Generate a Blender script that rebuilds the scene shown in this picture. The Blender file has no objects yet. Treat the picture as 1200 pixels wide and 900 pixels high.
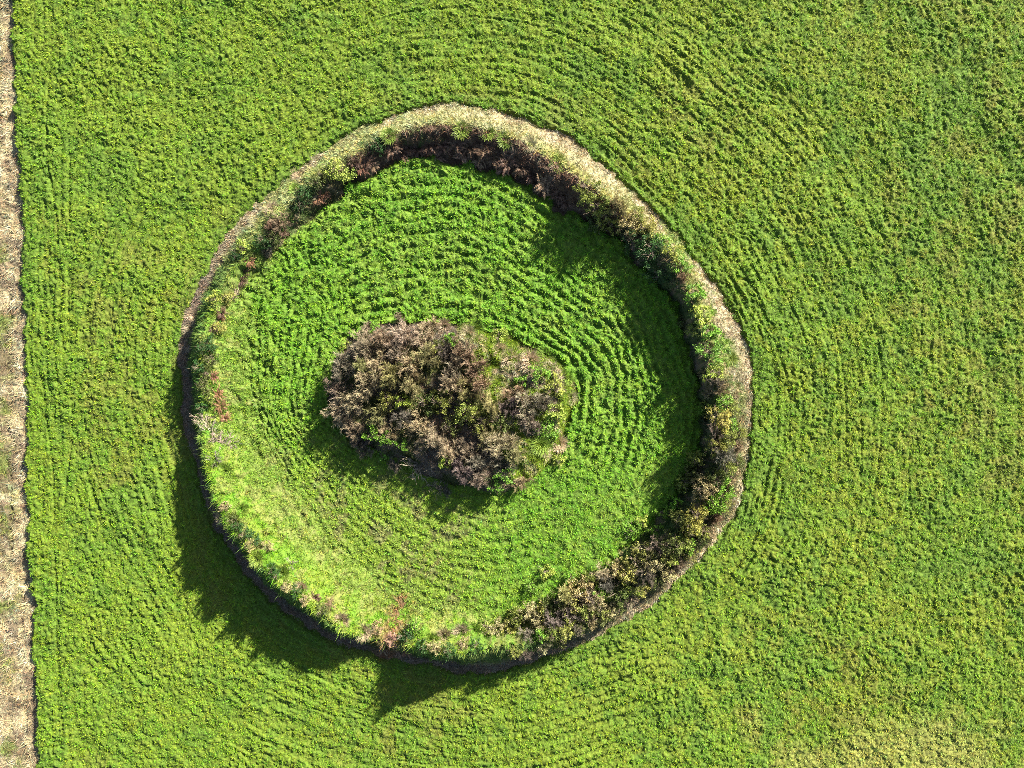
import bpy, math
import numpy as np

RNG = np.random.default_rng(7)
SC = bpy.context.scene
COL = SC.collection
H = 50.0                      # camera height in metres
PX = 0.05                     # metres on level ground per photo pixel

# ------------------------------------------------------------------ noise
_T = [np.random.default_rng(100 + i).random((256, 256)) for i in range(24)]

def vnoise(x, y, scale, seed=0):
    t = _T[seed % 24]
    u = x / scale + 37.3 * seed; v = y / scale + 11.7 * seed
    i = np.floor(u).astype(np.int64); j = np.floor(v).astype(np.int64)
    fu = u - i; fv = v - j
    fu = fu * fu * fu * (fu * (fu * 6 - 15) + 10); fv = fv * fv * fv * (fv * (fv * 6 - 15) + 10)
    i0 = i & 255; i1 = (i + 1) & 255; j0 = j & 255; j1 = (j + 1) & 255
    return (t[i0, j0] * (1 - fu) + t[i1, j0] * fu) * (1 - fv) + (t[i0, j1] * (1 - fu) + t[i1, j1] * fu) * fv

def fbm(x, y, scale, seed=0, octs=4, gain=0.5):
    s = 0; a = 1; n = 0
    c, sn = math.cos(0.6), math.sin(0.6)
    for k in range(octs):
        s = s + a * vnoise(x, y, scale, seed + k); n += a; a *= gain; scale *= 0.5
        x, y = x * c - y * sn, x * sn + y * c
    return s / n

def worley(x, y, scale, seed=0):
    tx, ty = _T[seed % 24], _T[(seed + 5) % 24]
    u = x / scale; v = y / scale
    i = np.floor(u).astype(np.int64); j = np.floor(v).astype(np.int64)
    best = np.full(np.shape(x), 9.0)
    for di in (-1, 0, 1):
        for dj in (-1, 0, 1):
            a = i + di; b = j + dj
            px = a + tx[a & 255, b & 255]; py = b + ty[a & 255, b & 255]
            best = np.minimum(best, (u - px) ** 2 + (v - py) ** 2)
    return np.sqrt(best)

def sstep(a, b, x):
    t = np.clip((x - a) / (b - a), 0, 1)
    return t * t * (3 - 2 * t)

# ------------------------------------------------------------------ plan of the ring (photo pixels of level ground -> metres)
CX, CY = (548 - 600) * PX, (450 - 455) * PX

def w2(x, y, h=0.0):
    k = PX * (H - h) / H
    return (x - 600) * k, (450 - y) * k

OUTER = [(545,124),(600,133),(650,155),(700,188),(740,225),(780,262),(815,305),(845,345),(868,390),(880,440),(880,490),(875,540),
 (864,590),(840,630),(810,665),(770,700),(720,735),(660,765),(600,783),(550,787),(500,780),(450,768),(400,752),(350,728),(306,692),(268,640),
 (243,590),(228,540),(217,490),(212,440),(215,390),(228,345),(255,300),(285,255),(320,222),(365,190),(410,160),(460,137),(500,127)]
CREST = [(500,147),(550,147),(600,162),(650,188),(690,220),(740,262),(790,305),(805,340),(820,380),(833,420),(840,460),(842,500),
 (838,540),(825,580),(800,620),(765,655),(720,695),(670,728),(620,750),(570,757),(510,762),(450,750),(400,735),(370,713),(340,690),(310,665),(283,630),
 (258,595),(248,560),(240,520),(238,480),(236,440),(240,400),(250,360),(272,320),(300,285),(335,245),(375,210),(410,187),(450,162)]
INNER = [(500,185),(555,190),(600,212),(650,243),(690,262),(735,300),(775,330),(793,365),(805,400),(815,440),(820,480),(818,520),
 (805,560),(780,600),(745,640),(700,680),(650,708),(600,728),(550,722),(500,708),(460,690),(432,668),(402,640),(372,608),(345,575),(330,545),
 (315,515),(300,480),(290,440),(288,400),(288,360),(295,330),(320,300),(345,270),(380,240),(420,208),(460,190)]
HEIGHTS = [(0,1.1),(20,1.05),(30,1.4),(36,1.7),(41,1.7),(46,.9),(52,.9),(57,1.7),(66,1.75),(80,1.5),(92,1.45),(105,1.3),(115,1.0),(125,1.1),(140,0.9),(155,1.1),(165,1.4),(174,2.1),(186,2.4),
 (191,1.3),(196,0.6),(200,0.8),(206,1.7),(215,2.15),(225,2.2),(235,2.4),(243,2.2),(252,1.7),(260,1.3),(265,0.9),(270,1.3),(285,1.3),(297,1.0),(305,.75),(320,0.75),(340,1.0)]
CLIFF = [(0,0),(130,0),(160,0.3),(180,0.8),(200,1),(250,1),(285,0.9),(300,0.4),(312,.05),(360,0)]

def pinterp(pts, th):        # pts: [(deg, val)] periodic
    a = np.array([p[0] for p in pts], float); v = np.array([p[1] for p in pts], float)
    o = np.argsort(a); a = a[o]; v = v[o]
    a = np.concatenate([a - 360, a, a + 360]); v = np.tile(v, 3)
    g = np.arange(-30, 391, 1.0); gv = np.interp(g, a, v)
    k = np.array([1, 2, 3, 2, 1.]); k /= k.sum()
    gv = np.convolve(np.pad(gv, 2, mode='edge'), k, 'valid')
    return np.interp(th, g, gv)

def polar(x, y):
    dx = x - CX; dy = y - CY
    return np.hypot(dx, dy), np.degrees(np.arctan2(dx, dy)) % 360

def curve(pts, hs=0.0):
    out = []
    for (a, b) in pts:
        th0 = float(polar(*w2(a, b))[1])
        h = float(pinterp(HEIGHTS, th0)) if hs else 0.0
        r, th = polar(*w2(a, b, h))
        out.append((float(th), float(r)))
    return out
P_OUT, P_CR, P_IN = curve(OUTER), curve(CREST, 1.0), curve(INNER)

MOUND = [(415,395),(396,420),(388,455),(388,490),(410,510),(440,524),(475,540),(503,556),(540,568),(590,578),(618,566),(640,545),(656,530),
 (664,505),(672,480),(674,455),(662,432),(635,412),(605,396),(570,386),(520,380),(480,378),(445,382)]
MX, MY = w2(530, 475)
def mpolar(x, y):
    dx = x - MX; dy = y - MY
    return np.hypot(dx, dy), np.degrees(np.arctan2(dx, dy)) % 360
P_MO = []
for a, b in MOUND:
    r_, t_ = mpolar(*w2(a, b, 0.3)); P_MO.append((float(t_), float(r_)))

EDGE_X = np.array([12,15,20,25,28,30,35,38,43,46.]); EDGE_Y = np.array([0,60,150,300,420,500,600,700,800,900.])
_ex = (EDGE_X - 600) * PX; _ey = (450 - EDGE_Y) * PX
def strip_edge(y):
    e = np.interp(y, _ey[::-1], _ex[::-1])
    slope_t = (_ex[0] - _ex[1]) / (_ey[0] - _ey[1]) * 0.3; slope_b = -0.03
    e = e + np.where(y > _ey[0], (y - _ey[0]) * -0.02, 0) + np.where(y < _ey[-1], (_ey[-1] - y) * 0.03, 0)
    return e + (vnoise(y, y * 0, 0.5, 3) - .5) * 0.35 + (vnoise(y, y * 0, 2.5, 4) - .5) * 0.3

FIELD, BANK, INSIDE, MND, STRIP = 0, 1, 2, 3, 4

def layout(x, y):
    """everything the plan says about points (x, y)"""
    r, th = polar(x, y)
    jag = (vnoise(x, y, 0.45, 5) - .5) * 0.32 + (vnoise(x, y, 1.6, 6) - .5) * 0.35
    L = dict(r=r, th=th)
    L['ro'] = pinterp(P_OUT, th) + jag * .8 + (fbm(x, y, .6, 20, 3) - .5) * .25
    L['ri'] = pinterp(P_IN, th) + jag * 1.4 + (fbm(x, y, 1.2, 7, 3) - .5) * 1.0
    L['rc'] = pinterp(P_CR, th) + (vnoise(th * 0.3, th * 0, 0.4, 8) - .5) * 0.25
    L['hc'] = pinterp(HEIGHTS, th)
    mr, mt = mpolar(x, y)
    L['mr'] = mr; L['mt'] = mt
    L['mo'] = pinterp(P_MO, mt) + (vnoise(x, y, 0.7, 9) - .5) * 0.5
    L['se'] = strip_edge(y)
    z = np.full(np.shape(x), FIELD)
    z = np.where(r < L['ro'], BANK, z)
    z = np.where(r < L['ri'], INSIDE, z)
    z = np.where(mr < L['mo'], MND, z)
    z = np.where(x < L['se'], STRIP, z)
    L['zone'] = z
    return L

def rows(L, x, y):
    """plough and drill lines 0..1 (1 = trough) with the strength of them"""
    d_out = L['r'] - pinterp(P_OUT, L['th'])
    left = sstep(-24.5, -26.5, x)
    ph = np.where(left > .5, x, d_out) + (fbm(x, y, 7, 2, 2) - .5) * 0.9
    arc = np.where(left > .5, y, np.radians(L['th']) * 17.0)
    line = 0.5 + 0.5 * np.cos(ph * 2 * np.pi / 0.46)
    streak = vnoise(ph, arc / 14, .24, 11) * .55 + vnoise(ph, arc / 8, .13, 12) * .45
    outer = line * .25 + sstep(.3, .75, streak) * .65
    so = (0.40 + 0.60 * sstep(.40, .60, fbm(x, y, 6, 10, 2))) * (0.45 + 0.75 * sstep(13, 2, d_out))
    # wheel lines left by the machines
    wl = 0
    gap = sstep(.34, .52, vnoise(x * .5, y * .5, 1.7, 15))
    for k, wx in enumerate((-26.9, -26.1, 20.2, 23.6, 24.8, 28.3)):
        cx = wx + (vnoise(y, y * 0, 7.0, 3 + k) - .5) * 1.1
        wl = np.maximum(wl, np.exp(-((x - cx) / .085) ** 2) * (.5 if wx > 0 else .8))
    for k, wd_ in enumerate((1.9, 3.7, 5.4, 7.8)):
        cd = wd_ + (vnoise(arc, arc * 0, 9.0, 9 + k) - .5) * 1.2
        wl = np.maximum(wl, np.exp(-((d_out - cd) / .09) ** 2) * .7 * (x > -25))
    outer = np.maximum(outer, wl * gap / np.maximum(so, .2) * .9)
    # inside: lines follow mound near it, ring farther out
    rim = np.clip((L['r'] / np.maximum(pinterp(P_IN, L['th']), .1)), 0, 1)
    dm = L['mr'] - pinterp(P_MO, L['mt'])
    di = pinterp(P_IN, L['th']) - L['r']
    t = di / np.maximum(di + dm, .01)
    phi = (1 - t) * 9.0 + (fbm(x, y, 4, 12, 2) - .5) * 0.9
    phi = phi + (vnoise(x, y, .9, 19) - .5) * .32 + (vnoise(x, y, 2.6, 5) - .5) * .6
    inner = (0.5 + 0.5 * np.cos(phi * 2 * np.pi / 0.70)) * (.55 + .45 * sstep(.25, .6, vnoise(x, y, .9, 20)))
    si = 0.6 + 0.4 * sstep(.4, .6, fbm(x, y, 5, 14, 2))
    si = si * (1 - 0.45 * sstep(20, 40, 0 - (y - CY) * 1.0 + 18) * (L['th'] > 110) * (L['th'] < 215))
    ins = L['zone'] == INSIDE
    return np.where(ins, inner, outer), np.where(ins, si, so)

def height(x, y, L=None):
    L = L or layout(x, y)
    r, th, ro, ri, rc, hc = (L[k] for k in ('r', 'th', 'ro', 'ri', 'rc', 'hc'))
    cl = pinterp(CLIFF, th)
    foot_gap = 0.12 + 0.55 * cl                       # bare shelf between crop and bank foot
    foot = ro - foot_gap
    crest_noise = 1 + (vnoise(th * 0.35, r * 0, 3.2, 11) - .5) * 0.16 + (fbm(x, y, 0.7, 12, 3) - .5) * 0.34
    c2 = rc + 0.10; c1 = rc - 0.12
    to = np.clip((foot - r) / np.maximum(foot - c2, .25), 0, 1)
    ti = np.clip((r - ri) / np.maximum(c1 - ri, .25), 0, 1)
    po = np.where(cl > .5, to ** 0.85, 0.35 * to + .65 * to * to * (3 - 2 * to))
    pi_ = np.where((th > 300) | (th < 130), sstep(0, 1, ti), 0.25 * ti + .75 * ti ** 1.5)
    prof = np.where(r > rc, po, pi_); prof = np.where((r > c1) & (r < c2), 1, prof)
    inb = (r < ro) & (r > ri)
    bank = hc * prof * crest_noise * inb
    lump = (1 - worley(x, y, 0.75, 13)) * 0.16 + (1 - worley(x, y, 0.33, 14)) * 0.20 + (fbm(x, y, 1.3, 15, 3) - .5) * 0.35
    bank = bank + lump * inb * (0.25 + 0.75 * sstep(0, .6, prof))
    # crop canopy
    rw, rs = rows(L, x, y)
    z = L['zone']
    grow = fbm(x, y, 3.2, 16, 3)
    xw = x + (fbm(x, y, .9, 1, 3) - .5) * .9; yw = y + (fbm(x, y, .9, 8, 3) - .5) * .9
    aw = worley(xw, yw, 0.27, 17); bw = worley(xw, yw, 0.15, 18)
    big = sstep(.45, .62, grow)
    fh = 0.12 + (1 - aw) * (0.015 + 0.10 * big) + (1 - bw) * 0.10 + (grow - .5) * 0.12 - rw * rs * 0.135 + (fbm(x, y, 0.27, 19, 3) - .5) * .19
    wa = worley(xw, yw, 0.40, 20); wb = worley(xw, yw, 0.20, 21)
    calm = sstep(-1, -7, y - CY) * 0.45
    ih = 0.16 + ((1 - wa) * 0.20 + (1 - wb) * 0.14 - rw * rs * 0.165 + (fbm(x, y, 0.5, 22, 3) - .5) * 0.26) * (1 - calm) + (grow - .5) * .15
    inner_w = pinterp([(0,0),(130,0),(170,1),(300,1),(320,0),(359,0)], th) * (.35 + .65 * (1 - sstep(0, .5, prof)))
    edge_f = sstep(0, .16, np.minimum(r - ro, x - L['se']))
    edge_i = 1.0 - .9 * sstep(.35, 0, ri - r) * (1 - pinterp([(0,0),(130,0),(170,1),(300,1),(320,0),(359,0)], th))
    hz = np.where(z == FIELD, fh * edge_f, 0) + np.where(z == INSIDE, ih * edge_i, 0) + np.where(z == BANK, bank + inner_w * ih * (r < rc), 0)
    mp = np.clip((L['mo'] - L['mr']) / 1.1, 0, 1)
    mound = 0.15 + sstep(0, 1, mp) * 0.55 + (1 - worley(x, y, 0.6, 23)) * 0.45 * sstep(0, .5, mp) + (fbm(x, y, 1.2, 3, 3) - .5) * 0.35
    hz = np.where(z == MND, mound, hz)
    st = -0.10 - .10 * np.exp(-((x - L['se'] + 1.0 + (vnoise(y, y * 0, 3, 9) - .5) * .5) / .16) ** 2) + (fbm(x, y, 0.9, 5, 5, .7) - .5) * 0.42
    hz = np.where(z == STRIP, st, hz)
    return hz

def mix(a, b, t):
    t = np.asarray(t)[..., None]
    return np.asarray(a) * (1 - t) + np.asarray(b) * t

G_FIELD = (0.134, 0.240, 0.006); G_YEL = (0.182, 0.245, 0.010); G_DEEP = (0.085, 0.190, 0.009); G_IN = (0.128, 0.278, 0.008)
G_LIME = (0.185, 0.270, 0.018); STRAW = (0.47, 0.385, 0.225); STRAWP = (0.56, 0.48, 0.31); BROWN = (0.11, 0.065, 0.040); RUST = (0.20, 0.085, 0.045)
SOIL = (0.10, 0.070, 0.045); MAUVE = (0.20, 0.155, 0.11); OLIVE = (0.11, 0.125, 0.035)

def grow_colour(x, y, L):
    """colour of the plants growing at (x, y), plus shade painted in between the bank bushes"""
    n = np.size(x); th = L['th']; r = L['r']
    x0, y0 = x, y
    x = x0 + (fbm(x0, y0, .7, 2, 4, .7) - .5) * 1.3; y = y0 + (fbm(x0, y0, .7, 13, 4, .7) - .5) * 1.3
    n1 = fbm(x, y, 5.5, 1, 4); n2 = fbm(x, y, 1.4, 4, 3); n3 = fbm(x, y, 0.5, 7, 4, .7)
    c = mix(np.tile(G_FIELD, (n, 1)), G_YEL, sstep(.42, .62, n1 * .3 + n3 * .7) * (0.5 + .5 * sstep(-10, 25, x)))
    c = mix(c, G_DEEP, sstep(.50, .36, n1 * .3 + n2 * .4 + n3 * .3) * .6)
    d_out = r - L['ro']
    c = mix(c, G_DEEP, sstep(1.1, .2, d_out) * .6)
    rw, rs = rows(L, x0, y0)
    brown = sstep(.50, .70, n2 * .6 + n3 * .4 + rw * rs * .12) * sstep(.42, .60, fbm(x, y, 8, 9, 2))
    c = mix(c, (0.16, 0.13, 0.03), brown * .35)
    # dry worn patch, bottom right corner
    px, py = (1120 - 600) * PX, (450 - 885) * PX
    worn = sstep(1.3, .4, np.hypot((x - px) / 8.5, (y - py) / 2.9) + (fbm(x, y, 3, 5, 4) - .5) * 2.2)
    c = mix(c, (0.30, 0.31, 0.06), worn * .85)
    ci = mix(np.tile(G_IN, (n, 1)), (0.15, 0.275, 0.014), sstep(.40, .62, n2 * .5 + n3 * .5))
    ci = mix(ci, (0.080, 0.21, 0.008), sstep(.52, .40, n3) * .5)
    swk = sstep(1, -8, y - CY) * sstep(4, -2, x - CX)
    ci = mix(ci, (0.18, 0.265, 0.02), swk * .7)
    ci = mix(ci, (0.17, 0.14, 0.06), sstep(.54, .64, fbm(x, y, 1.1, 17, 5, .8)) * (0.12 + .5 * swk))
    ci = mix(ci, (0.17, 0.26, 0.03), sstep(.9, .1, L['ri'] - r) * ((th > 140) & (th < 320)) * .7)
    # the bank
    south = pinterp([(0,0),(120,0),(165,.7),(190,1),(250,1),(290,1),(302,.6),(314,.1),(340,0),(359,0)], th)
    u = (r - L['rc'])
    mott = n2 * .5 + n3 * .5
    straw = mix(np.tile(STRAW, (n, 1)), STRAWP, sstep(.45, .6, n3))
    straw = mix(straw, (.22, .155, .095), sstep(.52, .66, fbm(x, y, .33, 18, 3)) * .55)
    lime = mix(np.tile(G_LIME, (n, 1)), G_IN, sstep(.60, .38, mott))
    straw = mix(straw, np.where((n2 > .5)[:, None], (.26, .205, .13), (.16, .15, .06)), sstep(.40, .56, fbm(x, y, .8, 21, 4)) * pinterp([(0,.15),(60,.35),(95,.75),(180,.9),(250,.6),(330,.5),(359,.15)], th))
    north_out = mix(straw, (0.30, 0.30, 0.07), sstep(.40, .60, mott) * sstep(1.3, .2, u) * .9)
    greener = pinterp([(0,.25),(30,.1),(50,.6),(70,.95),(110,.8),(150,.3),(200,0),(280,.1),(310,.5),(340,.4)], th)
    north_out = mix(north_out, lime, sstep(.62, .45, mott) * greener * sstep(2.3, 1.0, u))
    scrub_shade = pinterp([(0,0),(42,0),(50,.5),(62,.3),(85,.3),(98,.8),(120,1),(165,1),(185,.2),(200,0),(359,0)], th)
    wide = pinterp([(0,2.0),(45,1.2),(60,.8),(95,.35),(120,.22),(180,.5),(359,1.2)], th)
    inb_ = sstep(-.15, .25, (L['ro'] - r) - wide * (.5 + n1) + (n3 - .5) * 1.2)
    north_out = mix(north_out, mix(np.tile((.025, .032, .012), (n, 1)), (.13, .11, .045), sstep(.50, .62, n3)), inb_ * scrub_shade)  # litter among the bushes, darkened to paint in the deep shade between them
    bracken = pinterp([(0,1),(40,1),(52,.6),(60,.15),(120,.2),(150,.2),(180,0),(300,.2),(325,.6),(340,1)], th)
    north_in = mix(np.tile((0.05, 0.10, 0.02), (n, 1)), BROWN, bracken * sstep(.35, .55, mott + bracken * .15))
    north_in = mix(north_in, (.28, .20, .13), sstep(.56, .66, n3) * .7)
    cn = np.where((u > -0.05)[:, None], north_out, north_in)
    south_in = mix(lime, ci, np.maximum(sstep(252, 265, th), sstep(1.0, 2.2, L['rc'] - r))); south_in = mix(south_in, (0.27, 0.25, 0.09), sstep(.50, .64, n3) * .4)
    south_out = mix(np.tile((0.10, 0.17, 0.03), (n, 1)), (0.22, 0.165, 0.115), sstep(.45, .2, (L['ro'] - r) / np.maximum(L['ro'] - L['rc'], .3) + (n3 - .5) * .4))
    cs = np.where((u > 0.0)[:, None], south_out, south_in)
    gate = np.exp(-((th - 197) / 2.6) ** 2)
    cs = mix(cs, (.26, .14, .07), gate * sstep(.4, .55, n3))
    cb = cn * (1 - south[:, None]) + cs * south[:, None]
    cm = mix(np.tile(OLIVE, (n, 1)), MAUVE, sstep(.42, .55, mott))
    east = sstep(.8, 3.0, x - MX + (y - MY) * .25)
    cm = mix(cm, np.array(G_LIME) * .85, east * sstep(.70, .46, n2 * .5 + n3 * .5))
    cm = mix(cm, STRAW, east * sstep(.56, .64, n3) * .6)
    cst = mix(np.tile(STRAW, (n, 1)), STRAWP, sstep(.35, .6, mott))
    cst = mix(cst, (0.17, 0.21, 0.05), sstep(.46, .58, fbm(x, y, 1.3, 6, 4)) * sstep(-.5, -1.3, x - L['se']))
    cst = mix(cst, (.20, .15, .10), sstep(.50, .64, fbm(x, y, .6, 13, 3)) * .8)
    cst = cst * np.array([.92, .90, .80])
    cst = mix(cst, (.13, .09, .06), sstep(.58, .66, n3) * .7)
    z = L['zone']
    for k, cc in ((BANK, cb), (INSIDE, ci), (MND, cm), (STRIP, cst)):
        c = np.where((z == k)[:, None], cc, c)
    return c

# ------------------------------------------------------------------ blender helpers
def nmat(name, rough=0.75, transl=0.0, use='attr', bump=None, gain=1.0, var=0.25, scale=6.0):
    m = bpy.data.materials.new(name); m.use_nodes = True
    nt = m.node_tree; N = nt.nodes; Lk = nt.links; N.clear()
    out = N.new('ShaderNodeOutputMaterial'); b = N.new('ShaderNodeBsdfPrincipled')
    b.inputs['Roughness'].default_value = rough
    b.inputs['Specular IOR Level'].default_value = 0.25
    if use == 'attr':
        a = N.new('ShaderNodeAttribute'); a.attribute_name = 'tint'; src = a.outputs['Color']
    else:
        a = N.new('ShaderNodeObjectInfo'); src = a.outputs['Color']
    g = N.new('ShaderNodeNewGeometry'); nz = N.new('ShaderNodeTexNoise'); nz.inputs['Scale'].default_value = scale
    nz.inputs['Detail'].default_value = 4
    Lk.new(g.outputs['Position'], nz.inputs['Vector'])
    mr = N.new('ShaderNodeMapRange'); mr.inputs['From Min'].default_value = .3; mr.inputs['From Max'].default_value = .7
    mr.inputs['To Min'].default_value = (1 - var) * gain; mr.inputs['To Max'].default_value = (1 + var) * gain
    Lk.new(nz.outputs['Fac'], mr.inputs['Value'])
    vm = N.new('ShaderNodeVectorMath'); vm.operation = 'SCALE'
    Lk.new(src, vm.inputs[0]); Lk.new(mr.outputs['Result'], vm.inputs['Scale'])
    col = vm.outputs['Vector']
    if use == 'obj':                                   # leaves of one plant differ a little
        a2 = N.new('ShaderNodeAttribute'); a2.attribute_name = 'tint'
        vx = N.new('ShaderNodeVectorMath'); vx.operation = 'MULTIPLY'
        Lk.new(col, vx.inputs[0]); Lk.new(a2.outputs['Color'], vx.inputs[1]); col = vx.outputs['Vector']
    Lk.new(col, b.inputs['Base Color'])
    if bump:
        bz = N.new('ShaderNodeTexNoise'); bz.inputs['Scale'].default_value = bump[0]; bz.inputs['Detail'].default_value = 5
        Lk.new(g.outputs['Position'], bz.inputs['Vector'])
        bp = N.new('ShaderNodeBump'); bp.inputs['Strength'].default_value = bump[1]; bp.inputs['Distance'].default_value = bump[2]
        Lk.new(bz.outputs['Fac'], bp.inputs['Height']); Lk.new(bp.outputs['Normal'], b.inputs['Normal'])
    if transl > 0:
        t = N.new('ShaderNodeBsdfTranslucent'); mx = N.new('ShaderNodeMixShader'); mx.inputs['Fac'].default_value = transl
        Lk.new(col, t.inputs['Color']); Lk.new(b.outputs['BSDF'], mx.inputs[1]); Lk.new(t.outputs['BSDF'], mx.inputs[2])
        Lk.new(mx.outputs['Shader'], out.inputs['Surface'])
    else:
        Lk.new(b.outputs['BSDF'], out.inputs['Surface'])
    return m

def mesh_np(name, V, F, tint=None, mat=None, smooth=False):
    me = bpy.data.meshes.new(name)
    V = np.ascontiguousarray(V, np.float32); F = np.ascontiguousarray(F, np.int32)
    k = F.shape[1]
    me.vertices.add(len(V)); me.vertices.foreach_set('co', V.ravel())
    me.loops.add(F.size); me.loops.foreach_set('vertex_index', F.ravel())
    me.polygons.add(len(F)); me.polygons.foreach_set('loop_start', np.arange(0, F.size, k, dtype=np.int32))
    me.polygons.foreach_set('loop_total', np.full(len(F), k, np.int32))
    me.polygons.foreach_set('use_smooth', np.full(len(F), smooth, bool))
    if tint is not None:
        at = me.color_attributes.new('tint', 'FLOAT_COLOR', 'POINT')
        c = np.ones((len(V), 4), np.float32); c[:, :3] = tint; at.data.foreach_set('color', c.ravel())
    me.update(calc_edges=True)
    if mat: me.materials.append(mat)
    return me

def link(name, me, parent=None, **props):
    o = bpy.data.objects.new(name, me); COL.objects.link(o)
    if parent: o.parent = parent
    for k, v in props.items(): o[k] = v
    return o

M_SOIL = nmat('soil_and_moss', .9, 0, bump=(28, .6, .04), var=.35, scale=9)
M_GRASS = nmat('grass_blades', .62, .18, var=.22, scale=2.5)
M_DRY = nmat('dry_grass_blades', .8, .15, var=.22, scale=4)
M_LEAF = nmat('shrub_leaves', .55, .22, use='obj', var=.25, scale=5)
M_TWIG = nmat('shrub_twigs', .85, 0, use='obj', var=.25, scale=7)

# ------------------------------------------------------------------ ground: one height sheet, cut along the plan
def axis(half, step, far, n):
    core = np.arange(-half, half + step / 2, step)
    g = half + (far - half) * (np.linspace(0, 1, n + 1)[1:] ** 3)
    return np.concatenate([-g[::-1], core, g])
STEP = 0.052
AX, AY = axis(36, STEP, 1500, 40), axis(28, STEP, 1500, 40)
gx, gy = np.meshgrid(AX, AY, indexing='ij')
fx, fy = gx.ravel(), gy.ravel()
LG = layout(fx, fy)
Z = height(fx, fy, LG)
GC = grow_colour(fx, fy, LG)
nx, ny = len(AX), len(AY)
Zg = Z.reshape(nx, ny)
idx = np.arange(nx * ny).reshape(nx, ny)
Q = np.stack([idx[:-1, :-1], idx[1:, :-1], idx[1:, 1:], idx[:-1, 1:]], -1).reshape(-1, 4)
zone_f = LG['zone'][Q[:, 0]]
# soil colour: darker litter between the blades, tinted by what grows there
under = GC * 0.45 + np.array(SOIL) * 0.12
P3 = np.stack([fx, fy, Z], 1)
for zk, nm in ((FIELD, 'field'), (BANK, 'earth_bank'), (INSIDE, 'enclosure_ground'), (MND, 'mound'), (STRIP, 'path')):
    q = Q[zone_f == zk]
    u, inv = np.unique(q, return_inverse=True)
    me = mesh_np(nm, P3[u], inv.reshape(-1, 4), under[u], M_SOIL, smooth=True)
    link(nm, me, kind='structure')

def gz(x, y):                # bilinear look-up of ground height in the fine part
    ix = np.clip(np.searchsorted(AX, x) - 1, 0, nx - 2); iy = np.clip(np.searchsorted(AY, y) - 1, 0, ny - 2)
    u = (x - AX[ix]) / (AX[ix + 1] - AX[ix]); v = (y - AY[iy]) / (AY[iy + 1] - AY[iy])
    return (Zg[ix, iy] * (1 - u) + Zg[ix + 1, iy] * u) * (1 - v) + (Zg[ix, iy + 1] * (1 - u) + Zg[ix + 1, iy + 1] * u) * v

# ------------------------------------------------------------------ blades
def blades(pos, az, lean, ln, wd, col, tipgain=1.15):
    n = len(pos)
    dx, dy = np.cos(az), np.sin(az)
    sx, sy = -dy, dx
    b1 = pos + np.stack([sx * wd / 2, sy * wd / 2, np.zeros(n)], 1)
    b2 = pos - np.stack([sx * wd / 2, sy * wd / 2, np.zeros(n)], 1)
    tip = pos + np.stack([dx * np.sin(lean) * ln, dy * np.sin(lean) * ln, np.cos(lean) * ln], 1)
    V = np.stack([b1, b2, tip], 1).reshape(-1, 3)
    F = np.arange(3 * n).reshape(-1, 3)
    C = np.repeat(col, 3, 0)
    return V, F, C

def scatter(n, x0, x1, y0, y1):
    x = RNG.uniform(x0, x1, n); y = RNG.uniform(y0, y1, n)
    return x, y, layout(x, y)

def sow(name, zone, n, box, ln, wd, lean, mat, label, cat, colj=.22, keep=None, recol=None, tuft=7):
    nt_ = n // tuft
    cx_, cy_ = RNG.uniform(box[0], box[1], nt_), RNG.uniform(box[2], box[3], nt_)
    hue = np.repeat(RNG.normal(0, 1, (nt_, 2)), tuft, 0); tall = np.repeat(RNG.uniform(.7, 1.3, nt_), tuft)
    taz = np.tile(np.arange(tuft) * 2 * np.pi / tuft, nt_) + RNG.normal(0, .5, nt_ * tuft)
    rr_ = RNG.uniform(0, .035, nt_ * tuft)
    x = np.repeat(cx_, tuft) + rr_ * np.cos(taz); y = np.repeat(cy_, tuft) + rr_ * np.sin(taz); L = layout(x, y)
    k = L['zone'] == zone
    if keep is not None: k &= keep(x, y, L)
    x, y, hue, tall, taz = x[k], y[k], hue[k], tall[k], taz[k]; L = {a: b[k] for a, b in L.items()}
    m = len(x)
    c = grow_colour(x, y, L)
    if recol is not None: c = recol(c, x, y, L)
    c = c * (1 + hue[:, :1] * .2) * (1 + hue[:, 1:] * np.array([.13, 0, -.1]))
    c = c * (1 + RNG.normal(0, colj * .7, (m, 1))).clip(.4, 1.8) * (1 + RNG.normal(0, .07, (m, 3)))
    pos = np.stack([x, y, gz(x, y) - 0.01], 1)
    stretch = 1 + .9 * (np.abs(L['r'] - L['rc']) < .35) * (RNG.random(m) < .35) if zone == BANK else np.ones(m)
    V, F, C = blades(pos, taz, RNG.uniform(lean[0], lean[1], m), RNG.uniform(ln[0], ln[1], m) * tall * stretch, RNG.uniform(wd[0], wd[1], m), c.clip(.01, .8))
    link(name, mesh_np(name, V, F, C, mat), kind='stuff', label=label, category=cat)

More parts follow.
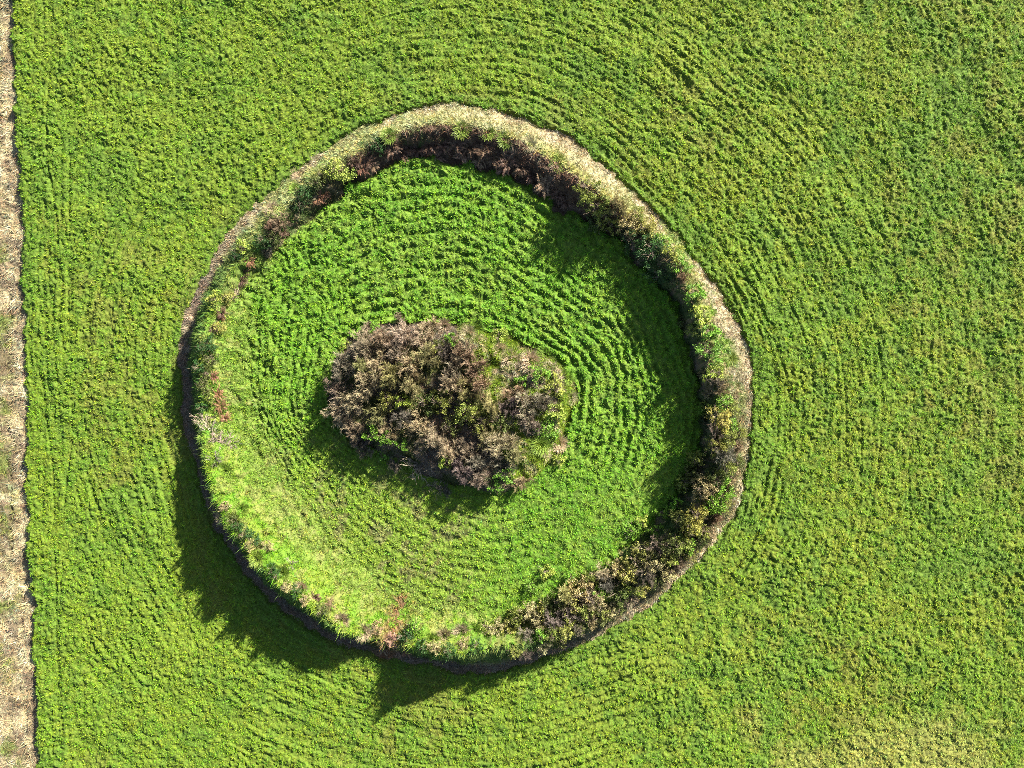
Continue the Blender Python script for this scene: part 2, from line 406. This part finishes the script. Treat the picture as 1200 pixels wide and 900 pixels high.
BOX = (-35, 35, -27, 27)
def thin(x, y, L):
    rw, rs = rows(L, x, y)
    return RNG.random(len(x)) > rw * rs * .75
sow('crop_grass', FIELD, 1500000, BOX, (.06, .17), (.018, .045), (.4, 1.35), M_GRASS, 'short yellow-green grass covering the field outside the ring', 'grass', colj=.34, keep=thin)
RB = (CX - 18.5, CX + 18.5, CY - 18.5, CY + 18.5)
sow('lush_grass', INSIDE, 620000, RB, (.08, .2), (.02, .045), (.5, 1.3), M_GRASS, 'lush bright green grass inside the ring around the thicket', 'grass', keep=thin)
def dryish(c, x, y, L): return c
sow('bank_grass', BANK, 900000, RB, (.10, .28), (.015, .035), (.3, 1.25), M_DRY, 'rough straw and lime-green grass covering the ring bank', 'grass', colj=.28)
sow('mound_grass', MND, 900000, (MX - 8, MX + 8, MY - 6, MY + 6), (.1, .25), (.015, .035), (.4, 1.3), M_DRY, 'rough grass and dead stalks between the thicket shrubs', 'grass',
    colj=.3, keep=lambda x, y, L: RNG.random(len(x)) < .45)
sow('dry_grass', STRIP, 150000, (-35, -26.5, -27, 27), (.12, .5), (.014, .035), (.9, 1.5), M_DRY, 'pale trampled straw covering the strip beside the field', 'dry grass', colj=.3)

# ------------------------------------------------------------------ shrubs: templates in unit size (radius 1, height 1)
def norm(v): return v / np.maximum(np.linalg.norm(v, axis=-1, keepdims=True), 1e-9)

def prisms(A, B, ra, rb):
    """three-sided tapered sticks from A to B"""
    n = len(A); d = norm(B - A)
    up = np.where(np.abs(d[:, 2:3]) > .9, np.array([[1., 0, 0]]), np.array([[0, 0, 1.]]))
    s = norm(np.cross(d, up)); t = np.cross(d, s)
    V = []
    for P, rr in ((A, ra), (B, rb)):
        for k in range(3):
            a = 2 * math.pi * k / 3
            V.append(P + (s * math.cos(a) + t * math.sin(a)) * rr[:, None])
    V = np.stack(V, 1).reshape(-1, 3)
    b = np.arange(n)[:, None] * 6
    F = np.concatenate([b + np.array([[k, (k + 1) % 3, 3 + (k + 1) % 3, 3 + k]]) for k in range(3)], 0)
    return V, F

def quads(C, size, g, flat=0.5, aspect=.6):
    """leaf-sized faces at random tilts round the centres C"""
    n = len(C); nrm = norm(g.normal(size=(n, 3)) + np.array([0, 0, flat]) )
    a = norm(np.cross(nrm, g.normal(size=(n, 3)))); b = np.cross(nrm, a)
    a = a * (size / 2)[:, None]; b = b * (size * aspect / 2)[:, None]
    V = np.stack([C - a, C + b, C + a, C - b], 1).reshape(-1, 3)
    return V, np.arange(4 * n).reshape(-1, 4)

def tintv(n, k, g, sd=.18):
    return np.repeat((1 + g.normal(0, sd, (n, 1))).clip(.45, 1.6) * (1 + g.normal(0, .05, (n, 3))), k, 0)

def limb_set(g, nl, ns, el=(20, 85), curve=.25, thick=.03, droop=0.0):
    az = g.uniform(0, 2 * np.pi, nl); e = np.radians(g.uniform(el[0], el[1], nl)); ln = g.uniform(.75, 1.12, nl)
    d = np.stack([np.cos(az) * np.cos(e), np.sin(az) * np.cos(e), np.sin(e)], 1)
    base = np.stack([g.normal(0, .10, nl), g.normal(0, .10, nl), np.zeros(nl) - .03], 1)
    A, B, ra, rb = [], [], [], []
    pts = []
    cur = base; dd = d.copy(); K = 4
    for k in range(K):
        nxt = cur + dd * (ln / K)[:, None]
        A.append(cur); B.append(nxt); ra.append(np.full(nl, thick * (1 - k / K * .7))); rb.append(np.full(nl, thick * (1 - (k + 1) / K * .7)))
        pts.append((cur, nxt)); cur = nxt; dd = norm(dd + g.normal(0, curve, (nl, 3)) + np.array([0, 0, -droop]))
    # side shoots
    li = g.integers(0, nl, ns); ki = g.integers(1, K, ns); t = g.random(ns)[:, None]
    P = np.array([pts[k][0][l] for k, l in zip(ki, li)]); Qp = np.array([pts[k][1][l] for k, l in zip(ki, li)])
    S = P * (1 - t) + Qp * t
    sd_ = norm(norm(Qp - P) * .9 + g.normal(0, .55, (ns, 3)) + np.array([0, 0, .25 - droop]))
    E = S + sd_ * g.uniform(.18, .42, ns)[:, None]
    A.append(S); B.append(E); ra.append(np.full(ns, thick * .4)); rb.append(np.full(ns, thick * .15))
    A, B, ra, rb = map(np.concatenate, (A, B, ra, rb))
    return A, B, ra, rb, S, E

def clampz(V, zmin=-.05):
    V = V.copy(); V[:, 2] = np.maximum(V[:, 2], zmin); return V

def t_twiggy(seed, dense=1.0):
    g = np.random.default_rng(seed)
    A, B, ra, rb, S, E = limb_set(g, 20, 230, el=(12, 88), thick=.022)
    V, F = prisms(A, B, ra, rb)
    br = mesh_np('branches', clampz(V), F, tintv(len(A), 6, g, .12), M_TWIG)
    n = int(2600 * dense); k = g.integers(0, len(S), n); t = g.random((n, 1)) ** .6
    a = S[k] * (1 - t) + E[k] * t
    d = norm(norm(E[k] - S[k]) + g.normal(0, .6, (n, 3)) + np.array([0, 0, .2]))
    b = a + d * g.uniform(.10, .26, n)[:, None]
    V, F = prisms(a, b, np.full(n, .0068), np.full(n, .003))
    tw = mesh_np('twigs', clampz(V), F, tintv(n, 6, g, .3), M_TWIG)
    return [('branches', br, .8), ('twigs', tw, 1.0)]

def t_leafy(seed, leaf=.075, nl=3000, lumps=60, flat=.6, tight=1.0):
    g = np.random.default_rng(seed)
    A, B, ra, rb, S, E = limb_set(g, 16, 90, el=(15, 85), thick=.02)
    V, F = prisms(A, B, ra, rb)
    br = mesh_np('branches', clampz(V), F, tintv(len(A), 6, g, .12), M_TWIG)
    az = g.uniform(0, 2 * np.pi, lumps); e = np.arcsin(g.uniform(.0, 1, lumps)); rr = g.uniform(.55, 1.0, lumps) * (1 + .2 * np.sin(az * 3 + seed))
    C = np.stack([np.cos(az) * np.cos(e), np.sin(az) * np.cos(e), np.sin(e)], 1) * rr[:, None]
    k = g.integers(0, lumps, nl); sg = g.uniform(.07, .15, lumps) * tight
    P = C[k] + g.normal(size=(nl, 3)) * sg[k][:, None]
    V, F = quads(P, g.uniform(.6, 1.3, nl) * leaf, g, flat)
    lump_t = (1 + g.normal(0, .16, lumps))[k]
    tt = np.repeat(lump_t[:, None] * (1 + g.normal(0, .2, (nl, 1))), 4, 0) * np.ones((1, 3))
    fo = mesh_np('foliage', clampz(V), F, tt.clip(.35, 1.8), M_LEAF)
    return [('branches', br, .6), ('foliage', fo, 1.0)]

def t_dead(seed):
    g = np.random.default_rng(seed)
    A, B, ra, rb, S, E = limb_set(g, 24, 240, el=(3, 60), thick=.022, curve=.28, droop=.12)
    V, F = prisms(A[:96], B[:96], ra[:96], rb[:96])
    br = mesh_np('branches', clampz(V), F, tintv(96, 6, g, .15), M_TWIG)
    V, F = prisms(S, E, np.full(len(S), .012), np.full(len(S), .005))
    tw = mesh_np('twigs', clampz(V), F, tintv(len(S), 6, g, .2), M_TWIG)
    return [('branches', br, 1.0), ('twigs', tw, .95)]

def t_bracken(seed):
    g = np.random.default_rng(seed)
    nf = 26; K = 7; A, B, PV, PF = [], [], [], []
    for f in range(nf):
        az = g.uniform(0, 2 * np.pi); e = g.uniform(.5, 1.3); p = np.array([g.normal(0, .12), g.normal(0, .12), 0.]); L = g.uniform(.75, 1.15)
        for k in range(K):
            d = np.array([math.cos(az) * math.cos(e), math.sin(az) * math.cos(e), math.sin(e)]); q = p + d * L / K
            A.append(p); B.append(q)
            side = np.array([-math.sin(az), math.cos(az), 0.]); wdt = .26 * (1 - k / K) ** .7 * (1 if k else .3)
            for s in (-1, 1):
                for u in (.2, .7):
                    c = p * (1 - u) + q * u
                    tip = c + side * s * wdt * g.uniform(.7, 1.1) + d * .06 + np.array([0, 0, g.normal(-.03, .04)])
                    PV += [c - d * .028, c + d * .03, tip]
            p = q; e -= g.uniform(.16, .34); az += g.normal(0, .08)
    A, B = np.array(A), np.array(B); n = len(A)
    V, F = prisms(A, B, np.full(n, .012), np.full(n, .009))
    st = mesh_np('stems', clampz(V), F, tintv(n, 6, g, .12), M_TWIG)
    PV = np.array(PV); m = len(PV) // 3
    fr = mesh_np('fronds', clampz(PV), np.arange(3 * m).reshape(-1, 3), tintv(m, 3, g, .28), M_LEAF)
    return [('stems', st, .8), ('fronds', fr, 1.0)]

def t_tussock(seed):
    g = np.random.default_rng(seed); n = 420
    rr = np.sqrt(g.random(n)) * .55; az0 = g.uniform(0, 2 * np.pi, n)
    pos = np.stack([rr * np.cos(az0), rr * np.sin(az0), np.zeros(n)], 1)
    V, F, C = blades(pos, az0 + g.normal(0, .7, n), .25 + rr * 1.5 + g.normal(0, .15, n), g.uniform(.55, 1.0, n), g.uniform(.04, .075, n), np.ones((n, 3)))
    C = tintv(n, 3, g, .35)
    return [('', mesh_np('tussock', clampz(V), F, C, M_LEAF), 1.0)]

KIT = dict(
    twig=('bare_shrub', 'shrub', [t_twiggy(20 + i) for i in range(4)]),
    leaf=('leafy_shrub', 'shrub', [t_leafy(30 + i, .10, 1900, 52, .6, .75) for i in range(5)]),
    bramble=('bramble_bush', 'bramble', [t_leafy(40 + i, .15, 900, 34, 1.0) for i in range(3)]),
    dead=('dead_branch_heap', 'dead branches', [t_dead(50 + i) for i in range(2)]),
    bracken=('bracken_clump', 'bracken', [t_bracken(60 + i) for i in range(3)]),
    tussock=('grass_tussock', 'grass tussock', [t_tussock(70 + i) for i in range(3)]))
# look: (kit, words for it, colour)
LOOKS = {
 'mb': ('twig', 'mauve-brown bare twiggy shrub', (.215, .170, .115)),
 'tan': ('twig', 'tan bare twiggy shrub', (.31, .245, .145)),
 'pk': ('twig', 'pinkish pale twiggy shrub', (.34, .265, .185)),
 'dk': ('twig', 'dark grey-brown twiggy shrub', (.16, .13, .095)),
 'rb': ('twig', 'russet-brown twiggy shrub', (.24, .165, .095)),
 'ot': ('twig', 'olive-tinged twiggy shrub', (.25, .225, .09)),
 'ol': ('leaf', 'olive green leafy bush', (.19, .22, .045)),
 'do': ('leaf', 'dark olive leafy bush', (.09, .11, .028)),
 'yo': ('leaf', 'yellowish dry leafy bush', (.30, .29, .07)),
 'dr': ('leaf', 'dry tan leafy bush', (.28, .235, .11)),
 'dg': ('leaf', 'dark green leafy bush', (.035, .085, .02)),
 'bg': ('bramble', 'bright green bramble', (.13, .25, .025)),
 'yg': ('bramble', 'yellow-green bramble', (.24, .29, .045)),
 'pd': ('dead', 'pale dead branches', (.33, .265, .19)),
 'gd': ('dead', 'greyish dead branches', (.22, .18, .14)),
 'rk': ('bracken', 'rust-red dead bracken', (.23, .11, .06)),
 'bk': ('bracken', 'dark brown dead bracken', (.13, .075, .048)),
 'lk': ('bracken', 'light brown dead bracken', (.30, .19, .12)),
 'st': ('tussock', 'straw-coloured grass tussock', (.38, .31, .18)),
 'gt': ('tussock', 'lime green grass tussock', (.20, .28, .045)),
}
# photo x, y, radius in photo pixels, height in metres
THICKET = '''mb 425 405 18 1.5|mb 402 430 16 1.5|mb 397 455 16 1.4|tan 412 470 16 1.6|tan 397 484 16 1.3|mb 413 502 14 1.2|dk 420 520 11 .8|tan 440 430 17 1.7
tan 430 450 16 1.8|rb 448 398 14 1.2|pk 470 393 17 1.3|pk 492 398 13 1.1|mb 463 416 16 1.7|ot 455 440 17 1.9|tan 480 430 17 1.9|ot 500 418 16 1.7|dk 520 412 13 1.2
rb 540 412 16 1.5|rb 556 428 17 1.6|mb 530 435 15 1.6|tan 530 452 16 1.7|ot 548 455 15 1.6|rb 562 452 16 1.6|ot 482 452 16 1.9|ol 455 470 14 1.6|ot 443 488 15 1.6
dk 470 488 14 1.3|tan 490 500 17 1.7|tan 512 515 16 1.6|tan 525 528 15 1.4|pd 490 544 22 1.0|gd 508 572 10 .6|ol 515 470 15 1.8|ol 545 480 16 1.7|ol 560 492 15 1.6
do 500 474 14 1.4|ot 576 476 14 1.5|do 585 495 13 1.1|dk 598 478 13 1.2|mb 620 474 18 1.3|rb 604 462 13 1.2|tan 585 520 17 1.4|ot 570 512 15 1.5|ot 602 532 14 1.2
mb 548 528 13 1.2|mb 562 542 14 1.2|dk 542 552 13 1.0|mb 562 562 12 .9|dk 592 547 13 .9|rb 609 564 13 .8|bg 592 557 11 .7|bg 580 570 9 .5|bg 436 508 12 1.3|bg 453 514 9 1.2
bg 471 521 8 1.1|yg 522 541 10 .9|bg 530 397 9 1.1|yg 512 409 8 1.1|st 598 420 11 .6|st 586 410 9 .6|st 622 423 12 .6|pd 606 421 11 .4|bg 632 438 12 .7|bg 611 447 9 .8|yg 650 452 13 .6
bg 642 500 14 .7|yg 650 482 13 .7|st 656 520 10 .5|gt 634 522 12 .6|dk 622 497 13 .9|st 669 466 8 .5|gt 662 442 10 .5|yg 585 395 12 .5|gt 556 385 12 .5|st 548 392 10 .5
tan 503 384 12 .9|st 520 382 9 .6|mb 468 372 7 .7|mb 430 384 8 .6|dk 428 530 9 .5|bg 448 534 8 .3|dk 462 545 10 .5|gt 476 552 9 .4|dk 520 574 9 .4|bg 440 385 9 .4|yg 404 405 9 .4|gt 640 415 10 .5|yg 655 540 9 .4|dk 636 470 11 .9|yg 470 470 10 1.5|pd 396 470 12 1.3
pd 645 430 9 .4|dk 575 530 12 1.0|do 530 500 14 1.2|tan 452 505 13 1.2|ot 425 430 12 1.6'''
RING = '''bk 428 187 13 .6|lk 436 192 9 .5|dg 441 170 10 .6|bk 457 172 12 .6|bk 471 174 14 .7|bk 487 172 14 .8|bk 503 168 14 .8|bk 519 168 14 .8|lk 512 182 11 .5|bk 534 168 14 .8|lk 541 180 12 .6
bk 550 170 14 .8|bk 566 174 14 .8|lk 562 187 11 .6|bk 580 181 14 .9|bk 595 187 14 .9|lk 589 196 11 .6|bk 609 194 14 .9|bk 622 202 13 .9|rk 500 183 9 .4|lk 638 214 14 .9|bk 655 225 14 .9|bk 664 236 12 .8
gt 541 151 10 .4|gt 572 154 9 .4|gt 592 162 10 .4|gt 655 190 10 .4|st 620 168 9 .3
ol 690 222 15 1.2|ol 701 237 15 1.3|yo 712 248 14 1.2|ot 726 240 12 .9|ol 722 258 13 1.1|dr 737 262 13 1.0|ol 746 252 10 .8|yo 758 266 13 .9|do 700 262 13 .9|dg 745 280 17 1.0
dg 765 292 19 1.0|dg 780 318 17 .8|bg 776 284 11 .6|yg 790 296 11 .6|bg 800 312 10 .5|rb 800 324 9 .7|bg 814 342 13 .7|yg 824 368 13 .6|do 808 374 9 .7|ol 816 386 9 .6|bg 832 388 12 .6
bg 833 412 14 .7|yg 838 437 12 .6|rb 846 456 9 .6|dr 827 416 6 .7|dr 829 438 6 .7|dk 842 448 10 .8|tan 829 461 7 .8|ol 828 478 8 .9|yo 844 489 14 .8|ol 852 512 13 .7|dk 840 505 13 .9
dk 848 534 14 .9|yo 838 524 11 .9|ol 816 538 10 .9|do 810 556 11 .9|ol 800 566 10 .8|dr 824 573 14 1.0|bg 842 566 12 .7|bg 836 590 12 .7|yo 815 604 13 1.0|yo 808 618 11 .9|ol 822 622 10 .7
do 800 606 12 1.0|bg 792 590 9 .5|bg 776 600 9 .5|bg 768 622 10 .5|bg 740 620 12 .4|yg 752 612 9 .4|do 786 636 14 1.0|ol 797 636 12 .9|yo 756 648 14 1.0|yo 745 660 15 1.0|dr 766 660 13 .9|ol 778 652 12 .8
dk 772 640 12 .9|dk 756 672 12 .8|yo 738 676 12 .8|dr 722 668 13 .9|tan 704 672 12 .9|dk 712 684 13 .9|ol 690 684 13 1.0|dr 682 692 16 1.2|yo 672 706 16 1.2|ot 664 696 13 1.1|yg 738 692 10 .5|do 725 698 12 .8
dr 700 708 12 .7|ol 686 718 12 .7|dk 668 722 13 .8|do 654 706 13 1.0|yo 662 742 11 .6|ol 646 744 9 .6|dk 650 728 12 .7|yo 632 722 13 .9|dr 620 718 13 .9|dr 634 734 12 .8|ol 608 722 12 .8
yo 596 738 13 .8|dr 582 743 12 .8|ol 570 746 11 .7|st 734 702 11 .4|dr 716 716 10 .5|do 700 724 11 .5|ol 603 764 8 .5|dk 618 748 10 .6|bg 622 690 9 .4|bg 668 676 9 .4|yg 640 670 10 .4|dk 690 700 12 1.0
st 540 744 11 .5|st 520 748 10 .5|gt 505 752 10 .5|gt 555 742 11 .5|lk 458 752 11 .6|rk 477 763 8 .4|lk 467 764 9 .4|bg 487 734 10 .8|dg 476 748 11 .7|dr 440 738 9 .5|st 425 742 10 .4|lk 448 762 9 .5
dg 285 626 8 .5|dg 296 632 8 .5|dr 311 642 7 .4|do 302 640 6 .4|gd 338 662 9 .4|bk 368 702 8 .5|rb 385 709 8 .5|st 400 728 9 .4|st 352 690 8 .4|gt 330 672 10 .4|gt 300 655 9 .5|gt 270 612 10 .5|gt 280 598 9 .4|st 264 604 8 .4
rk 247 442 8 .5|rk 252 462 10 .6|rk 255 476 12 .6|rk 262 490 9 .5|yg 245 466 6 .4|yg 249 490 7 .4|pd 243 505 16 .6|pd 255 520 15 .5|gd 268 520 12 .5|pd 238 495 12 .4|gd 250 538 10 .4|gt 262 552 10 .4|gd 352 720 9 .3|pd 398 748 10 .3|gd 412 755 10 .3
dg 243 400 9 .6|do 244 420 10 .6|dg 236 408 8 .5|bk 247 385 8 .5|bk 257 366 9 .6|yo 254 384 8 .5|yo 262 347 10 .6|pd 270 343 8 .4|yg 250 350 9 .5|rk 257 374 6 .4|st 227 370 10 .4|st 222 384 9 .3|pd 218 404 10 .3
bk 280 328 10 .6|bk 284 318 8 .5|yg 285 290 11 .6|dg 277 300 9 .6|dg 305 282 10 .7|rk 291 306 8 .4|rb 327 260 13 .9|rb 318 266 9 .7|dk 312 290 9 .6|do 318 278 10 .7|bk 330 272 9 .6|tan 312 298 8 .4|st 300 262 9 .3|st 318 245 9 .3
rk 372 231 11 .5|rk 380 226 8 .4|dg 355 226 10 .6|dg 350 238 9 .5|yg 393 197 13 .6|yg 404 200 11 .5|do 372 212 10 .6|ol 378 204 9 .5|rk 424 196 9 .4|bk 415 188 10 .6|gt 345 222 8 .4|st 350 205 9 .3|st 372 188 9 .3|gt 455 158 9 .4
dg 232 430 9 .7|do 238 452 9 .7|dg 236 478 9 .6|do 240 436 8 .7|dg 246 410 8 .6|do 270 610 8 .6|dg 318 668 8 .4|dg 346 694 8 .4|do 376 716 8 .4
bg 850 470 10 .5|yg 846 500 9 .5|bg 858 500 8 .4|ol 850 548 12 .7|bg 846 580 10 .6|do 840 560 12 .7|bg 806 640 9 .6|yg 786 655 9 .5|ol 745 688 11 .6|bg 700 695 9 .6|yg 665 730 8 .5|bg 634 745 8 .5|do 640 712 12 .8|do 680 735 10 .5|do 712 722 10 .5
ol 866 505 10 .6|tan 864 522 9 .5|do 862 540 10 .6|dr 857 558 10 .5|bg 853 574 9 .4|ol 849 590 10 .5|rb 840 606 9 .5|dr 830 622 10 .5|do 820 634 10 .5|ol 808 648 10 .5|mb 795 661 10 .5|dr 781 672 10 .5
do 767 682 10 .5|yo 752 692 10 .5|tan 738 700 10 .5|do 724 710 10 .5|ol 708 718 10 .5|dr 692 726 10 .5|dk 676 736 10 .5|do 655 752 10 .5|dr 636 758 10 .5|dk 616 764 9 .4|ol 858 478 9 .5|dr 862 462 9 .4|do 852 448 9 .4|gt 856 420 9 .3
dr 262 594 6 1.0|dg 274 618 6 .9|dr 292 640 6 .9|dg 322 674 6 1.0|dr 334 688 6 .8|dr 356 704 6 .9|dg 496 758 9 1.0|dr 510 760 8 1.1|dg 526 760 9 1.0|dr 542 758 8 .8|dg 558 757 9 .7'''
NUM = ['twelve', 'one', 'two', 'three', 'four', 'five', 'six', 'seven', 'eight', 'nine', 'ten', 'eleven']
def clock(deg, half=True):
    k = int(round(deg / 15.0)) % 24
    if not half: k = 2 * (int(round(deg / 30.0)) % 12)
    return (NUM[k // 2] + " o'clock") if k % 2 == 0 else ('half past ' + NUM[k // 2])

def spots(txt):
    out = []
    for line in txt.replace('\n', '|').split('|'):
        a = line.split()
        if a: out.append((a[0], float(a[1]), float(a[2]), float(a[3]), float(a[4])))
    return out

PL = []
g = np.random.default_rng(99)
for where, txt in (('thicket', THICKET), ('ring', RING)):
    for (lk, px, py, pr, hh) in spots(txt):
        z = 0.0
        for _ in range(4):
            x, y = w2(px, py, z + hh * .55)
            z = float(gz(np.array([x]), np.array([y]))[0])
        L1 = layout(np.array([x]), np.array([y]))
        if where == 'thicket':
            q = float(L1['mr'][0] / L1['mo'][0]); zone = "the thicket's heart" if q < .38 else ("the thicket's middle" if q < .72 else "the thicket's edge")
            pos = 'in ' + zone + ' at ' + clock(float(L1['mt'][0]))
        else:
            r, rc, ri, ro = (float(L1[k][0]) for k in ('r', 'rc', 'ri', 'ro'))
            side = 'inside the ring' if r < ri - .3 else ("on the bank's inner side" if r < rc - .35 else ("on the bank's crest" if r < rc + .35 else "on the bank's outer side"))
            pos = side + ' at ' + clock(float(L1['th'][0]))
        PL.append(dict(lk=lk, x=x, y=y, z=z, r=pr * PX * (1.12 if where == 'ring' and lk in ('ol','do','yo','dr','ot','dk') else 1.08), h=hh * ((1.75 if px > 780 else 1.45) if where == 'ring' and px > 560 and 470 < py and lk not in ('st', 'gt') else (.85 if where == 'thicket' and hh > 1 else 1.0)), base=LOOKS[lk][1] + ' ' + pos, where=where, py=py, px=px))
from collections import defaultdict
same = defaultdict(list)
for p in PL: same[p['base']].append(p)
ORD = {2: ['upper of two', 'lower of two'], 3: ['topmost of three', 'middle of three', 'lowest of three'],
       4: ['topmost of four', 'second of four', 'third of four', 'lowest of four'], 5: ['topmost of five', 'second of five', 'third of five', 'fourth of five', 'lowest of five']}
HOR = {2: ['left of two', 'right of two'], 3: ['leftmost of three', 'middle of three', 'rightmost of three'],
       4: ['leftmost of four', 'second of four', 'third of four', 'rightmost of four'], 5: ['leftmost of five', 'second of five', 'third of five', 'fourth of five', 'rightmost of five']}
for b, ps in same.items():
    if len(ps) > 1:
        sx_ = max(p['px'] for p in ps) - min(p['px'] for p in ps); sy_ = max(p['py'] for p in ps) - min(p['py'] for p in ps)
        ps.sort(key=(lambda p: p['px']) if sx_ > sy_ else (lambda p: p['py']))
        for i, p in enumerate(ps): p['base'] = b + ', ' + (HOR if sx_ > sy_ else ORD)[len(ps)][i]
GROUPN = {'twig': 'bare twiggy shrubs', 'leaf': 'leafy bushes', 'bramble': 'brambles', 'dead': 'heaps of dead branches', 'bracken': 'clumps of dead bracken', 'tussock': 'grass tussocks'}
for p in PL:
    kit, _, colr = LOOKS[p['lk']]
    nm, cat, temps = KIT[kit]
    parts = temps[int(g.integers(len(temps)))]
    jit = np.array(colr) * (1 + g.normal(0, .10)) * (1 + g.normal(0, .04, 3))
    rot = float(g.uniform(0, 2 * np.pi)); sxy = float(g.uniform(.9, 1.1))
    grp = GROUPN[kit] + (' in the central thicket' if p['where'] == 'thicket' else ' along the ring bank')
    if parts[0][0] == '':
        root = bpy.data.objects.new(nm, parts[0][1]); root.color = (*jit, 1)
    else:
        root = bpy.data.objects.new(nm, None); root.empty_display_size = .2
    COL.objects.link(root)
    hz_ = max(p['h'], .25)
    root.location = (p['x'], p['y'], p['z'] - .04); root.rotation_euler = (0, 0, rot); root.scale = (p['r'] * sxy, p['r'] / sxy, hz_)
    root['label'] = p['base']; root['category'] = cat; root['group'] = grp
    if parts[0][0] != '':
        for (pn, me, gain) in parts:
            o = bpy.data.objects.new(pn, me); COL.objects.link(o); o.parent = root
            cc = jit * gain if kit != 'leaf' and kit != 'bramble' or pn != 'branches' else np.array((.22, .17, .12))
            o.color = (*[float(min(c, .8)) for c in cc], 1)

# ------------------------------------------------------------------ light, sky, camera
SUN_EL = math.radians(27.0)
dx, dy = 0.68, 0.73                       # ground direction towards the sun (x right, y up the picture)
az = math.atan2(dx, dy)                   # clockwise from +Y
world = bpy.data.worlds.new('World'); SC.world = world; world.use_nodes = True
nt = world.node_tree; bg = nt.nodes['Background']
sky = nt.nodes.new('ShaderNodeTexSky'); sky.sky_type = 'NISHITA'; sky.sun_disc = False
sky.sun_elevation = SUN_EL; sky.sun_rotation = az
nt.links.new(sky.outputs['Color'], bg.inputs['Color']); bg.inputs['Strength'].default_value = 0.05
sd = bpy.data.lights.new('sun', 'SUN'); sd.energy = 5.0; sd.angle = math.radians(0.5); sd.color = (1.0, 0.95, 0.86)
so = bpy.data.objects.new('sun', sd); COL.objects.link(so); so.location = (20, 20, 30)
from mathutils import Vector
v = Vector((-dx * math.cos(SUN_EL) / math.hypot(dx, dy), -dy * math.cos(SUN_EL) / math.hypot(dx, dy), -math.sin(SUN_EL)))
so.rotation_euler = v.to_track_quat('-Z', 'Y').to_euler()

cam = bpy.data.cameras.new('camera'); cam.sensor_width = 36; cam.lens = 36 * H / (1200 * PX)
cam.clip_start = 0.5; cam.clip_end = 4000
co = bpy.data.objects.new('camera', cam); COL.objects.link(co); co.location = (0, 0, H); SC.camera = co
SC.view_settings.view_transform = 'Standard'; SC.view_settings.look = 'None'
SC.view_settings.gamma = 1; SC.view_settings.use_curve_mapping = False
SC.view_settings.exposure = 2.2
SC.render.engine = 'CYCLES'
SC.cycles.use_denoising = False
SC.cycles.filter_width = 0.8
SC.cycles.max_bounces = 5
SC.cycles.diffuse_bounces = 2
